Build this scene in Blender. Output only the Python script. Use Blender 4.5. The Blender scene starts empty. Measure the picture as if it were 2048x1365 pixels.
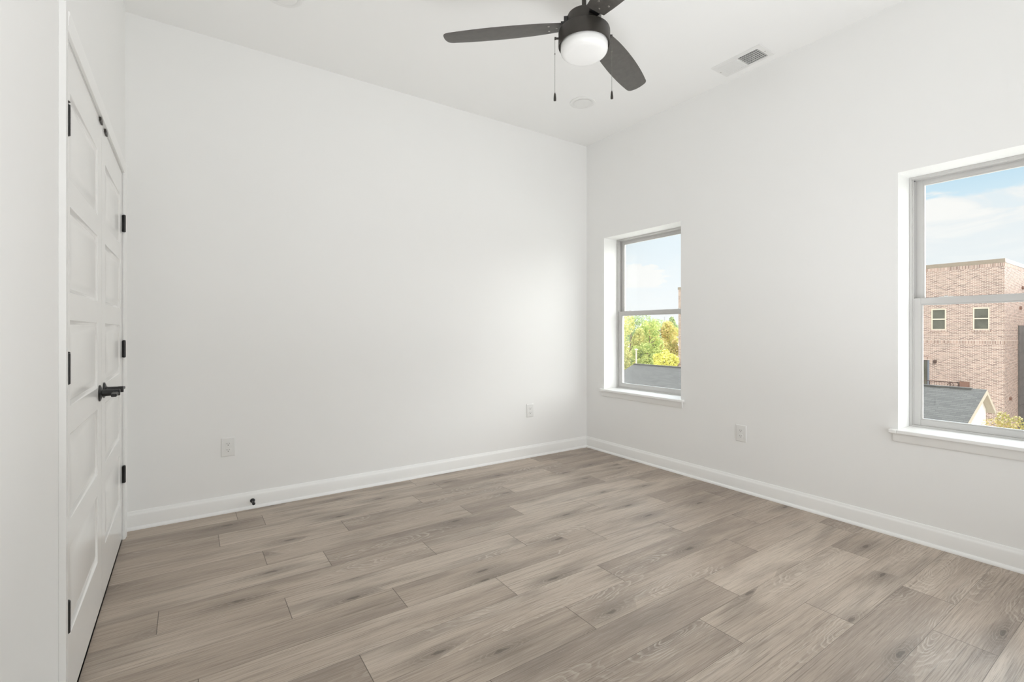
import bpy, bmesh, math, random
from mathutils import Vector, noise as mnoise
random.seed(7)
SC = bpy.context.scene
COL = SC.collection
PI = math.pi

# ------------------------------------------------------------------ camera
cam = bpy.data.cameras.new('camera')
camo = bpy.data.objects.new('camera', cam)
COL.objects.link(camo)
camo.location = (-3.328, -3.5657, 1.1607)
camo.rotation_euler = (PI/2, 0, -0.5963)
cam.sensor_width = 36.0
cam.lens = 957.6/2048*36
cam.shift_y = -(682.5-662.8)/2048
cam.clip_start = 0.02
cam.clip_end = 500
SC.camera = camo

# ------------------------------------------------------------------ view
vs = SC.view_settings
SC.display_settings.display_device = 'sRGB'
vs.view_transform = 'Standard'
vs.look = 'None'
vs.gamma = 1.0
vs.exposure = 0.0
vs.use_curve_mapping = False
SC.cycles.diffuse_bounces = 9
SC.cycles.glossy_bounces = 6
SC.cycles.max_bounces = 14
SC.cycles.transparent_max_bounces = 16

# ------------------------------------------------------------------ world: pale autumn sky with a cloud bank
def build_world():
    w = bpy.data.worlds.new('sky')
    SC.world = w
    w.use_nodes = True
    nt = w.node_tree
    nt.nodes.clear()
    N = nt.nodes.new
    L = nt.links.new
    out = N('ShaderNodeOutputWorld')
    bg = N('ShaderNodeBackground')
    L(bg.outputs[0], out.inputs[0])
    tc = N('ShaderNodeTexCoord')
    sep = N('ShaderNodeSeparateXYZ')
    L(tc.outputs['Generated'], sep.inputs[0])
    def M(op, a, b=None, c=None, clamp=False):
        n = N('ShaderNodeMath'); n.operation = op; n.use_clamp = clamp
        for i, v in enumerate((a, b, c)):
            if v is None: continue
            if isinstance(v, (int, float)): n.inputs[i].default_value = v
            else: L(v, n.inputs[i])
        return n.outputs[0]
    def SS(v, a, b, lo=0.0, hi=1.0):
        n = N('ShaderNodeMapRange'); n.interpolation_type = 'SMOOTHSTEP'
        L(v, n.inputs[0]); n.inputs[1].default_value = a; n.inputs[2].default_value = b
        n.inputs[3].default_value = lo; n.inputs[4].default_value = hi
        return n.outputs[0]
    def mix(f, a, b):
        n = N('ShaderNodeMix'); n.data_type = 'RGBA'
        if isinstance(f, float): n.inputs[0].default_value = f
        else: L(f, n.inputs[0])
        for i, v in ((6, a), (7, b)):
            if isinstance(v, tuple): n.inputs[i].default_value = v + (1,)
            else: L(v, n.inputs[i])
        return n.outputs[2]
    x, y, z = sep.outputs
    hor = M('SQRT', M('ADD', M('MULTIPLY', x, x), M('MULTIPLY', y, y)))
    te = M('DIVIDE', z, M('MAXIMUM', hor, 0.02))          # tangent of the elevation
    az = M('ARCTAN2', y, x)                               # azimuth in radians
    comb = N('ShaderNodeCombineXYZ')
    L(M('MULTIPLY', az, 3.0), comb.inputs[0]); L(M('MULTIPLY', te, 9.0), comb.inputs[1])
    def NZ(scale, detail, off=0.0, dist=0.0, rough=0.55):
        m = N('ShaderNodeMapping'); L(comb.outputs[0], m.inputs[0]); m.inputs['Location'].default_value = (off, off*0.7, 0)
        n = N('ShaderNodeTexNoise'); L(m.outputs[0], n.inputs['Vector'])
        n.inputs['Scale'].default_value = scale; n.inputs['Detail'].default_value = detail
        n.inputs['Distortion'].default_value = dist; n.inputs['Roughness'].default_value = rough
        return n.outputs[0]
    n1 = NZ(1.6, 6, 3.1)
    n2 = NZ(5.0, 6, 1.7, 0.3)
    n3 = NZ(2.6, 5, 9.2, 0.6)
    # clear sky: stronger blue higher up and away from the north-east
    low = mix(SS(te, 0.0, 0.20), (0.86, 0.93, 0.98), (0.71, 0.85, 0.93))
    blue = mix(SS(te, 0.16, 0.30), low, (0.45, 0.69, 0.86))
    azw = SS(az, 0.42, 0.60)                               # 0 east, 1 north-east
    pale = mix(SS(te, 0.0, 0.22), (0.96, 0.98, 0.995), (0.82, 0.92, 0.985))
    sky = mix(azw, blue, pale)
    # cloud bank in the east, its top edge a little ragged
    edge = M('ADD', te, M('MULTIPLY', M('SUBTRACT', n2, 0.5), 0.045))
    bank = M('MULTIPLY', SS(edge, 0.214, 0.204), SS(az, 0.62, 0.34))
    hole = M('MULTIPLY', M('MULTIPLY', SS(n3, 0.52, 0.66), SS(te, 0.12, 0.19)), 0.35)
    bank = M('MULTIPLY', bank, M('SUBTRACT', 1.0, hole))
    ccol = mix(SS(n3, 0.40, 0.62), (0.96, 0.945, 0.925), (0.85, 0.875, 0.89))
    ccol = mix(SS(te, 0.20, 0.06), ccol, (0.84, 0.89, 0.92))
    sky = mix(bank, sky, ccol)
    # a cumulus puff and thin streaks in the north-east
    pe = M('SUBTRACT', te, 0.103)
    pa = M('SUBTRACT', az, 0.715)
    d = M('SQRT', M('ADD', M('POWER', M('DIVIDE', pa, 0.055), 2.0), M('POWER', M('DIVIDE', pe, 0.034), 2.0)))
    n4 = NZ(11.0, 8, 4.4, 0.2, 0.62)
    d = M('ADD', d, M('MULTIPLY', M('SUBTRACT', n4, 0.5), 1.5))
    puff = M('MULTIPLY', SS(d, 1.08, 0.8), SS(te, 0.083, 0.092))
    wisp = M('MULTIPLY', SS(n1, 0.46, 0.66), 0.75)
    wisp = M('MULTIPLY', wisp, azw)
    sky = mix(wisp, sky, (0.96, 0.97, 0.97))
    sky = mix(puff, sky, (0.99, 0.985, 0.975))
    # scattered bright cloud overhead, and the haze below the horizon
    over = SS(te, 0.45, 1.0)
    sky = mix(over, sky, (0.82, 0.88, 0.94))
    sky = mix(SS(te, -0.002, -0.02), sky, (0.55, 0.55, 0.50))
    sky = mix(M('MULTIPLY', M('MULTIPLY', SS(az, -0.05, -0.45), SS(az, -1.75, -1.45)), SS(te, -0.02, 0.04)), sky, (0.85, 0.85, 0.84))
    L(sky, bg.inputs[0])
    # high eastern sky, out of view, boosted to send more light through the windows
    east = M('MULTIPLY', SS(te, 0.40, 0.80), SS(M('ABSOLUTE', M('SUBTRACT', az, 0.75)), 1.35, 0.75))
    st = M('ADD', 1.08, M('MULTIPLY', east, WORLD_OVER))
    # low south-east sky, out of view, boosted to brighten the far wall
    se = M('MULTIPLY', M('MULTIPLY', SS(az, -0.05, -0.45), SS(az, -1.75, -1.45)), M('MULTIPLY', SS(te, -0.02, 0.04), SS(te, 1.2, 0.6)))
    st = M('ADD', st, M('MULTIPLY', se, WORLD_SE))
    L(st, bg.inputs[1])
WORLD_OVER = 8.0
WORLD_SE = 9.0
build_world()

def light(name, kind, loc, rot, energy, color=(1, 1, 1), size=None, size_y=None, angle=None, spread=None):
    l = bpy.data.lights.new(name, kind)
    o = bpy.data.objects.new(name, l)
    COL.objects.link(o)
    o.location = loc
    o.rotation_euler = rot
    l.energy = energy
    l.color = color
    if size:
        l.shape = 'RECTANGLE' if size_y else 'SQUARE'
        l.size = size
        if size_y: l.size_y = size_y
    if angle is not None: l.angle = angle
    if spread is not None: l.spread = spread
    return o

# low sun behind the house: shines on what lies outside, never into the windows
sd = Vector((0.80, 0.42, -0.55)).normalized()
sun = light('sun', 'SUN', (0, 0, 20), sd.to_track_quat('-Z', 'Y').to_euler(), 2.5, (1.0, 0.93, 0.83), angle=0.01)
# unseen fill added at the entry end, standing in for a photographer's ceiling bounce
light('bounce_light', 'AREA', (-2.1, -3.55, 0.25), (PI-0.22, 0, 0), 32.5, (0.952, 0.972, 1.0), 2.2, 0.4, spread=math.radians(135))
light('entry_fill', 'AREA', (-0.95, -3.78, 0.95), (PI/2, 0, 0), 8, (0.952, 0.972, 1.0), 1.5, 1.5, spread=math.radians(105))  # unseen fill lamp added to lift the lower window wall

# ------------------------------------------------------------------ materials
def srgb(r, g, b):
    def f(c):
        c /= 255.0
        return c/12.92 if c <= 0.04045 else ((c+0.055)/1.055)**2.4
    return (f(r), f(g), f(b))

class NT:
    def __init__(self, name):
        self.m = bpy.data.materials.new(name)
        self.m.use_nodes = True
        self.t = self.m.node_tree
        self.t.nodes.clear()
        self.out = self.N('ShaderNodeOutputMaterial')
    def N(self, k): return self.t.nodes.new(k)
    def L(self, a, b): self.t.links.new(a, b)
    def setv(self, sock, v):
        if isinstance(v, bpy.types.NodeSocket): self.L(v, sock)
        elif isinstance(v, tuple) and sock.type == 'RGBA': sock.default_value = v if len(v) == 4 else v + (1,)
        else: sock.default_value = v
    def math(self, op, a, b=None, c=None, clamp=False):
        n = self.N('ShaderNodeMath'); n.operation = op; n.use_clamp = clamp
        for i, v in enumerate((a, b, c)):
            if v is not None: self.setv(n.inputs[i], v)
        return n.outputs[0]
    def mix(self, f, a, b, mode='MIX'):
        n = self.N('ShaderNodeMix'); n.data_type = 'RGBA'; n.blend_type = mode
        self.setv(n.inputs[0], f); self.setv(n.inputs[6], a); self.setv(n.inputs[7], b)
        return n.outputs[2]
    def ss(self, v, a, b, lo=0.0, hi=1.0, kind='SMOOTHSTEP'):
        n = self.N('ShaderNodeMapRange'); n.interpolation_type = kind
        self.setv(n.inputs[0], v)
        for i, q in zip((1, 2, 3, 4), (a, b, lo, hi)): n.inputs[i].default_value = q
        return n.outputs[0]
    def obj(self): return self.N('ShaderNodeTexCoord').outputs['Object']
    def mapping(self, v, loc=(0, 0, 0), rot=(0, 0, 0), scale=(1, 1, 1)):
        n = self.N('ShaderNodeMapping'); self.L(v, n.inputs[0])
        n.inputs['Location'].default_value = loc; n.inputs['Rotation'].default_value = rot; n.inputs['Scale'].default_value = scale
        return n.outputs[0]
    def noise(self, v, scale=5, detail=4, rough=0.5, dist=0.0):
        n = self.N('ShaderNodeTexNoise'); self.L(v, n.inputs['Vector'])
        n.inputs['Scale'].default_value = scale; n.inputs['Detail'].default_value = detail
        n.inputs['Roughness'].default_value = rough; n.inputs['Distortion'].default_value = dist
        return n.outputs[0]
    def bump(self, h, strength=0.2, dist=0.002):
        n = self.N('ShaderNodeBump'); self.L(h, n.inputs['Height'])
        n.inputs['Strength'].default_value = strength; n.inputs['Distance'].default_value = dist
        return n.outputs[0]
    def bsdf(self, color, rough=0.5, metal=0.0, spec=0.5, normal=None, **kw):
        n = self.N('ShaderNodeBsdfPrincipled')
        self.setv(n.inputs['Base Color'], color); self.setv(n.inputs['Roughness'], rough)
        self.setv(n.inputs['Metallic'], metal); self.setv(n.inputs['Specular IOR Level'], spec)
        if normal is not None: self.L(normal, n.inputs['Normal'])
        for k, v in kw.items(): self.setv(n.inputs[k], v)
        self.L(n.outputs[0], self.out.inputs[0])
        return n

def simple(name, col, rough=0.5, metal=0.0, spec=0.5, var=0.03, vscale=8.0, bump=0.0, bscale=200.0):
    t = NT(name)
    v = t.obj()
    n = t.noise(v, vscale, 3)
    c = t.mix(t.ss(n, 0.3, 0.7), tuple(x*(1-var) for x in col), tuple(min(1, x*(1+var)) for x in col))
    nm = t.bump(t.noise(v, bscale, 2), bump, 0.001) if bump else None
    t.bsdf(c, rough, metal, spec, nm)
    return t.m

M = {}
M['wall'] = simple('wall_paint', (0.868, 0.868, 0.858), 0.75, spec=0.25, var=0.004, vscale=1.5, bump=0.06, bscale=260)
M['ceiling'] = simple('ceiling_paint', (0.876, 0.876, 0.866), 0.9, spec=0.1, var=0.004, vscale=1.5, bump=0.08, bscale=220)
M['trim'] = simple('trim_paint', (0.885, 0.885, 0.872), 0.32, spec=0.5, var=0.006, vscale=4)
M['door'] = simple('door_paint', (0.87, 0.868, 0.852), 0.22, spec=0.5, var=0.006, vscale=4)
M['vinyl'] = simple('window_vinyl', (0.59, 0.582, 0.568), 0.38, var=0.01)
M['black'] = simple('black_metal', (0.013, 0.013, 0.013), 0.38, spec=0.5, var=0.15, vscale=60)
M['blackg'] = simple('dark_bronze_metal', (0.045, 0.04, 0.034), 0.42, metal=0.35, spec=0.5, var=0.08, vscale=20, bump=0.05, bscale=500)
M['blade'] = simple('fan_blade_finish', (0.082, 0.076, 0.068), 0.42, spec=0.5, var=0.10, vscale=40, bump=0.15, bscale=700)
M['screw'] = simple('screw_steel', (0.5, 0.48, 0.45), 0.3, metal=0.9, var=0.05)
M['chain'] = simple('chain_metal', (0.22, 0.21, 0.19), 0.35, metal=0.8, var=0.05)
M['white_plastic'] = simple('white_plastic', (0.80, 0.80, 0.785), 0.35, var=0.01)
M['slot'] = simple('slot_dark', (0.06, 0.06, 0.06), 0.8, var=0.1)
M['duct'] = simple('duct_dark', (0.08, 0.08, 0.08), 0.8, var=0.1)
M['vent_white'] = simple('vent_enamel', (0.78, 0.78, 0.765), 0.4, var=0.01)

def glass_mat():
    t = NT('window_glass')
    tr = t.N('ShaderNodeBsdfTransparent'); tr.inputs[0].default_value = (0.97, 0.98, 0.975, 1)
    gl = t.N('ShaderNodeBsdfGlossy'); gl.inputs['Roughness'].default_value = 0.0
    lw = t.N('ShaderNodeFresnel'); lw.inputs[0].default_value = 1.45
    f = t.math('MULTIPLY', lw.outputs[0], 0.55)
    mx = t.N('ShaderNodeMixShader'); t.L(f, mx.inputs[0]); t.L(tr.outputs[0], mx.inputs[1]); t.L(gl.outputs[0], mx.inputs[2])
    t.L(mx.outputs[0], t.out.inputs[0])
    return t.m
M['glass'] = glass_mat()

def shade_mat():
    t = NT('opal_glass')
    n = t.noise(t.obj(), 6, 2)
    c = t.mix(n, (0.82, 0.82, 0.81), (0.85, 0.85, 0.84))
    t.bsdf(c, 0.25, 0.0, 0.5, None, **{'Subsurface Weight': 0.25, 'Subsurface Radius': (0.03, 0.03, 0.03), 'Subsurface Scale': 1.0,
        'Emission Color': (1.0, 0.98, 0.94), 'Emission Strength': 0.0})
    return t.m
M['shade'] = shade_mat()

def floor_mat():
    t = NT('oak_plank_floor')
    uv = t.N('ShaderNodeUVMap'); uv.uv_map = 'plank'
    at = t.N('ShaderNodeAttribute'); at.attribute_name = 'plank_random'
    sp = t.N('ShaderNodeSeparateXYZ'); t.L(uv.outputs[0], sp.inputs[0])
    rs = t.N('ShaderNodeSeparateColor'); t.L(at.outputs['Color'], rs.inputs[0])
    u, v = sp.outputs[0], sp.outputs[1]
    r1, r2, r3 = rs.outputs
    # each plank looks at its own part of the grain
    def co(su, sv, k=1.0):
        c = t.N('ShaderNodeCombineXYZ')
        t.L(t.math('ADD', t.math('MULTIPLY', u, su), t.math('MULTIPLY', r1, 37.0*k)), c.inputs[0])
        t.L(t.math('ADD', t.math('MULTIPLY', v, sv), t.math('MULTIPLY', r2, 53.0*k)), c.inputs[1])
        t.L(t.math('MULTIPLY', r3, 11.0), c.inputs[2])
        return c.outputs[0]
    broad = t.noise(co(0.9, 5.0), 1.0, 3, 0.5, 0.3)          # slow clouds of tone along the plank
    patch = t.noise(co(1.7, 9.0, 1.9), 1.0, 2, 0.5, 0.2)     # smoky darker patches
    streak = t.noise(co(1.3, 85.0), 1.0, 5, 0.62, 0.12)       # streaks
    vein = t.noise(co(2.4, 230.0, 0.6), 1.0, 4, 0.65, 0.1)   # thin dark veins
    fine = t.noise(co(9.0, 560.0), 1.0, 3, 0.65)            # pores
    # growth rings: thin pale long ovals around the heart of the figure on some boards
    cv = t.N('ShaderNodeTexVoronoi'); cv.voronoi_dimensions = '2D'; t.L(co(1.15, 6.0, 1.3), cv.inputs['Vector']); cv.inputs['Scale'].default_value = 1.0
    sway = t.math('MULTIPLY', t.math('SUBTRACT', t.noise(co(5.0, 14.0), 1.0, 2, 0.5), 0.5), 0.34)
    sway2 = t.math('MULTIPLY', t.math('SUBTRACT', t.noise(co(22.0, 60.0), 1.0, 2, 0.5), 0.5), 0.05)
    cd = t.math('ADD', t.math('ADD', cv.outputs['Distance'], sway), sway2)
    ring = t.math('FRACT', t.math('MULTIPLY', t.math('POWER', t.math('MAXIMUM', cd, 0.0), 0.8), 15.0))
    line = t.math('MULTIPLY', t.ss(ring, 0.40, 0.90), t.ss(ring, 1.0, 0.93))
    csep = t.N('ShaderNodeSeparateColor'); t.L(cv.outputs['Color'], csep.inputs[0])
    fmask = t.math('MULTIPLY', t.ss(cd, 0.62, 0.30), t.ss(csep.outputs[1], 0.40, 0.60))
    fmask = t.math('MULTIPLY', fmask, t.ss(t.noise(co(9.0, 30.0, 0.8), 1.0, 2), 0.36, 0.60))
    figure = t.math('MULTIPLY', fmask, line)
    # knots
    kv = t.N('ShaderNodeTexVoronoi'); kv.voronoi_dimensions = '2D'; t.L(co(2.0, 7.5, 0.9), kv.inputs['Vector']); kv.inputs['Scale'].default_value = 1.0
    wob = t.math('MULTIPLY', t.math('SUBTRACT', t.noise(co(30, 90), 1.0, 3), 0.5), 0.10)
    kd = t.math('ADD', kv.outputs['Distance'], wob)
    ksep = t.N('ShaderNodeSeparateColor'); t.L(kv.outputs['Color'], ksep.inputs[0])
    kon = t.ss(ksep.outputs[0], 0.66, 0.70)
    knot = t.math('MULTIPLY', t.ss(kd, 0.11, 0.01), kon)
    halo = t.math('MULTIPLY', t.ss(kd, 0.50, 0.03), kon)
    kring = t.math('MULTIPLY', t.ss(t.math('SINE', t.math('MULTIPLY', kd, 110.0)), 0.3, 1.0), t.math('MULTIPLY', halo, halo))
    light_c = srgb(198, 184, 169)
    mid_c = srgb(179, 164, 149)
    dark_c = srgb(153, 139, 127)
    tone = t.math('ADD', t.math('MULTIPLY', broad, 0.72), t.math('MULTIPLY', r3, 0.26))
    c = t.mix(t.ss(tone, 0.28, 0.52), dark_c, mid_c)
    c = t.mix(t.ss(tone, 0.46, 0.72), c, light_c)
    c = t.mix(t.math('MULTIPLY', t.ss(patch, 0.48, 0.70), 0.42), c, srgb(118, 107, 98))
    c = t.mix(t.math('MULTIPLY', t.ss(streak, 0.52, 0.32), 0.29), c, srgb(120, 107, 96))
    c = t.mix(t.math('MULTIPLY', t.ss(vein, 0.48, 0.32), 0.60), c, srgb(104, 92, 82))
    c = t.mix(t.math('MULTIPLY', t.ss(fine, 0.50, 0.30), 0.50), c, srgb(118, 106, 95))
    c = t.mix(t.math('MULTIPLY', t.ss(fine, 0.52, 0.72), 0.40), c, srgb(206, 195, 182))
    c = t.mix(t.math('MULTIPLY', figure, 0.50), c, srgb(208, 198, 185))
    c = t.mix(t.math('MULTIPLY', halo, 0.50), c, srgb(100, 89, 80))
    c = t.mix(t.math('MULTIPLY', kring, 0.35), c, srgb(190, 178, 165))
    c = t.mix(t.math('MULTIPLY', knot, 0.62), c, srgb(66, 57, 50))
    # joints: local coordinates run 0..length and 0..width in metres
    la = t.N('ShaderNodeAttribute'); la.attribute_name = 'plank_length'
    dx = t.math('MINIMUM', u, t.math('SUBTRACT', la.outputs['Fac'], u))
    dy = t.math('MINIMUM', v, t.math('SUBTRACT', 0.184, v))
    gx = t.ss(dx, 0.0019, 0.0009)
    gy = t.math('MULTIPLY', t.ss(dy, 0.0012, 0.0005), 0.85)
    gap = t.math('MAXIMUM', gx, gy)
    c = t.mix(t.math('MULTIPLY', gap, 0.72), c, srgb(62, 53, 45))
    h = t.math('SUBTRACT', t.math('MULTIPLY', fine, 0.35), t.math('MULTIPLY', gap, 1.2))
    nm = t.bump(h, 0.25, 0.001)
    rough = t.ss(fine, 0.3, 0.7, 0.50, 0.38, 'LINEAR')
    t.bsdf(c, rough, 0.0, 0.45, nm)
    return t.m
M['floor'] = floor_mat()

def brick_mat(name, axis, soldier=False):
    """running-bond brick; axis is the horizontal world axis of the face"""
    t = NT(name)
    g = t.N('ShaderNodeNewGeometry')
    sp = t.N('ShaderNodeSeparateXYZ'); t.L(g.outputs['Position'], sp.inputs[0])
    c = t.N('ShaderNodeCombineXYZ')
    h, w = (sp.outputs[axis], sp.outputs[2])
    if soldier: h, w = w, h
    t.L(h, c.inputs[0]); t.L(w, c.inputs[1])
    b = t.N('ShaderNodeTexBrick'); t.L(t.mapping(c.outputs[0], (-0.40, 0, 0)) if soldier else c.outputs[0], b.inputs['Vector'])
    if soldier: b.offset = 0.0
    b.inputs['Scale'].default_value = 1.0
    b.inputs['Brick Width'].default_value = 0.205
    b.inputs['Row Height'].default_value = 0.0685
    b.inputs['Mortar Size'].default_value = 0.0085
    b.inputs['Mortar Smooth'].default_value = 0.1
    b.inputs['Bias'].default_value = 0.0
    b.inputs['Color1'].default_value = srgb(122, 98, 90) + (1,)
    b.inputs['Color2'].default_value = srgb(178, 150, 138) + (1,)
    b.inputs['Mortar'].default_value = srgb(228, 218, 208) + (1,)
    n = t.noise(g.outputs['Position'], 0.8, 3)
    col = t.mix(t.math('MULTIPLY', n, 0.15), b.outputs['Color'], srgb(198, 178, 168))
    t.bsdf(col, 0.85, 0, 0.2)
    return t.m
M['brick_y'] = brick_mat('brick_west', 1)
M['brick_x'] = brick_mat('brick_south', 0)
M['soldier_y'] = brick_mat('brick_soldier_west', 1, True)
M['soldier_x'] = brick_mat('brick_soldier_south', 0, True)

def shingle_mat():
    t = NT('asphalt_shingles')
    v = t.obj()
    g = t.N('ShaderNodeNewGeometry')
    sp = t.N('ShaderNodeSeparateXYZ'); t.L(g.outputs['Position'], sp.inputs[0])
    c = t.N('ShaderNodeCombineXYZ'); t.L(sp.outputs[1], c.inputs[0]); t.L(sp.outputs[2], c.inputs[1])
    b = t.N('ShaderNodeTexBrick'); t.L(c.outputs[0], b.inputs['Vector'])
    b.inputs['Scale'].default_value = 1.0; b.inputs['Brick Width'].default_value = 0.33; b.inputs['Row Height'].default_value = 0.055
    b.inputs['Mortar Size'].default_value = 0.006
    b.inputs['Color1'].default_value = srgb(86, 85, 83) + (1,)
    b.inputs['Color2'].default_value = srgb(103, 102, 99) + (1,)
    b.inputs['Mortar'].default_value = srgb(72, 72, 72) + (1,)
    n = t.noise(g.outputs['Position'], 6, 4, 0.7)
    col = t.mix(t.math('MULTIPLY', n, 0.5), b.outputs['Color'], srgb(102, 100, 97))
    t.bsdf(col, 0.9, 0, 0.2)
    return t.m
M['shingle'] = shingle_mat()
M['cap_tan'] = simple('parapet_metal', srgb(150, 138, 124), 0.5, var=0.02)
M['cap_pale'] = simple('parapet_metal_pale', srgb(185, 188, 186), 0.5, var=0.02)
M['stucco'] = simple('cream_stucco', srgb(206, 196, 188), 0.85, var=0.02)
M['soffit'] = simple('tan_soffit', srgb(166, 156, 140), 0.7, var=0.02)
M['ext_frame'] = simple('cream_frame', srgb(226, 214, 196), 0.6, var=0.02)
M['ext_glass'] = simple('dark_far_glass', srgb(98, 98, 88), 0.12, spec=0.6, var=0.2, vscale=1.5)
M['iron'] = simple('dark_iron', srgb(88, 70, 64), 0.6, var=0.1)
M['pilaster'] = simple('brown_board', srgb(122, 92, 80), 0.7, var=0.05)
M['siding'] = simple('charcoal_siding', srgb(96, 92, 90), 0.8, var=0.1, vscale=2)
M['ground'] = simple('dry_ground', srgb(226, 222, 212), 0.95, var=0.15, vscale=0.3)
M['bark'] = simple('bark', srgb(120, 100, 80), 0.9, var=0.2, vscale=3)
M['pole'] = simple('pale_pole', srgb(215, 200, 185), 0.6, var=0.03)
M['white_wall'] = simple('white_siding', srgb(225, 228, 230), 0.7, var=0.02)
M['blue_roof'] = simple('blue_roof', srgb(110, 135, 170), 0.7, var=0.05)
def leaf_mat(name, a, b, c):
    t = NT(name)
    g = t.N('ShaderNodeNewGeometry')
    r = g.outputs['Random Per Island']
    n = t.noise(g.outputs['Position'], 0.9, 3)
    col = t.mix(t.ss(t.math('ADD', t.math('MULTIPLY', r, 0.5), t.math('MULTIPLY', n, 0.7)), 0.3, 0.85), a, b)
    col = t.mix(t.ss(r, 0.82, 0.95), col, c)
    d = t.N('ShaderNodeBsdfDiffuse'); t.L(col, d.inputs[0])
    tl = t.N('ShaderNodeBsdfTranslucent'); t.L(col, tl.inputs[0])
    mx = t.N('ShaderNodeMixShader'); mx.inputs[0].default_value = 0.42; t.L(d.outputs[0], mx.inputs[1]); t.L(tl.outputs[0], mx.inputs[2])
    t.L(mx.outputs[0], t.out.inputs[0])
    return t.m
M['leaf_yg'] = leaf_mat('leaves_yellow_green', srgb(176, 184, 104), srgb(232, 226, 150), srgb(246, 238, 172))
M['leaf_g'] = leaf_mat('leaves_green', srgb(158, 178, 104), srgb(212, 218, 138), srgb(232, 234, 164))
M['leaf_y'] = leaf_mat('leaves_yellow', srgb(216, 214, 112), srgb(244, 240, 150), srgb(252, 248, 190))
M['leaf_o'] = leaf_mat('leaves_orange_olive', srgb(176, 176, 104), srgb(226, 208, 142), srgb(238, 214, 156))
M['leaf_d'] = leaf_mat('leaves_dark_green', srgb(140, 160, 112), srgb(176, 190, 136), srgb(196, 206, 156))
M['leaf_r'] = leaf_mat('leaves_orange_pink', srgb(158, 158, 96), srgb(206, 182, 128), srgb(226, 220, 180))

# ------------------------------------------------------------------ mesh helpers
class MB:
    def __init__(self):
        self.v = []; self.f = []; self.s = []
    def add(self, vs, fs, smooth=False):
        o = len(self.v)
        self.v += [tuple(p) for p in vs]
        self.f += [tuple(i+o for i in f) for f in fs]
        self.s += [smooth]*len(fs)
        return self
    def box(self, x0, x1, y0, y1, z0, z1):
        x0, x1 = sorted((x0, x1)); y0, y1 = sorted((y0, y1)); z0, z1 = sorted((z0, z1))
        vs = [(x0, y0, z0), (x1, y0, z0), (x1, y1, z0), (x0, y1, z0), (x0, y0, z1), (x1, y0, z1), (x1, y1, z1), (x0, y1, z1)]
        return self.add(vs, [(0, 3, 2, 1), (4, 5, 6, 7), (0, 1, 5, 4), (1, 2, 6, 5), (2, 3, 7, 6), (3, 0, 4, 7)])
    def lathe(self, prof, c=(0, 0, 0), seg=32, axis='z', smooth=True, a0=0.0):
        """prof: list of (radius, height) from bottom to top; ends closed"""
        vs = []; fs = []
        def P(r, h, a):
            x, y = r*math.cos(a+a0), r*math.sin(a+a0)
            if axis == 'z': q = (x, y, h)
            elif axis == 'x': q = (h, x, y)
            else: q = (y, h, x)
            return (q[0]+c[0], q[1]+c[1], q[2]+c[2])
        n = len(prof)
        for r, h in prof:
            for k in range(seg): vs.append(P(r, h, 2*PI*k/seg))
        for i in range(n-1):
            for k in range(seg):
                a, b = i*seg+k, i*seg+(k+1) % seg
                fs.append((a, b, b+seg, a+seg))
        self.add(vs, fs, smooth)
        o = len(self.v) - len(vs)
        if prof[0][0] > 1e-6:
            self.f.append(tuple(o+k for k in reversed(range(seg)))); self.s.append(False)
        if prof[-1][0] > 1e-6:
            self.f.append(tuple(o+(n-1)*seg+k for k in range(seg))); self.s.append(False)
        return self
    def tube(self, pts, r, seg=8, smooth=True):
        pts = [Vector(p) for p in pts]
        vs = []; fs = []
        for i, p in enumerate(pts):
            d = (pts[min(i+1, len(pts)-1)]-pts[max(i-1, 0)]).normalized()
            up = Vector((0, 0, 1)) if abs(d.z) < 0.9 else Vector((1, 0, 0))
            a = d.cross(up).normalized(); b = d.cross(a).normalized()
            rr = r[i] if isinstance(r, (list, tuple)) else r
            for k in range(seg):
                t = 2*PI*k/seg
                vs.append(p+a*rr*math.cos(t)+b*rr*math.sin(t))
        for i in range(len(pts)-1):
            for k in range(seg):
                a, b = i*seg+k, i*seg+(k+1) % seg
                fs.append((a, a+seg, b+seg, b))
        fs.append(tuple(range(seg))); fs.append(tuple((len(pts)-1)*seg+k for k in reversed(range(seg))))
        return self.add(vs, fs, smooth)
    def extrude(self, prof, p0, p1, out, up=(0, 0, 1)):
        """prof: closed list of (distance out, height); swept from p0 to p1"""
        p0, p1, out, up = Vector(p0), Vector(p1), Vector(out), Vector(up)
        n = len(prof)
        vs = [p0+out*a+up*b for a, b in prof]+[p1+out*a+up*b for a, b in prof]
        fs = [(i, (i+1) % n, n+(i+1) % n, n+i) for i in range(n)]
        fs += [tuple(reversed(range(n))), tuple(range(n, 2*n))]
        return self.add(vs, fs)
    def build(self, name, mat, parent=None, bevel=0.0, seg=2, loc=None):
        me = bpy.data.meshes.new(name)
        off = Vector(loc) if loc else Vector((0, 0, 0))
        me.from_pydata([tuple(Vector(p)-off) for p in self.v], [], self.f)
        me.polygons.foreach_set('use_smooth', self.s)
        bm = bmesh.new(); bm.from_mesh(me)
        bmesh.ops.recalc_face_normals(bm, faces=bm.faces)
        bm.to_mesh(me); bm.free()
        me.set_sharp_from_angle(angle=math.radians(38))
        me.materials.append(mat)
        o = bpy.data.objects.new(name, me)
        COL.objects.link(o)
        o.location = off
        if parent is not None:
            o.parent = parent
            o.location = off - WORLD(parent)
        if bevel:
            m = o.modifiers.new('edge', 'BEVEL'); m.width = bevel; m.segments = seg; m.limit_method = 'ANGLE'; m.angle_limit = math.radians(40)
            m.harden_normals = False
        return o

def WORLD(o):
    p = Vector(o.location)
    q = o.parent
    while q is not None:
        p = p + Vector(q.location); q = q.parent
    return p

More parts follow.
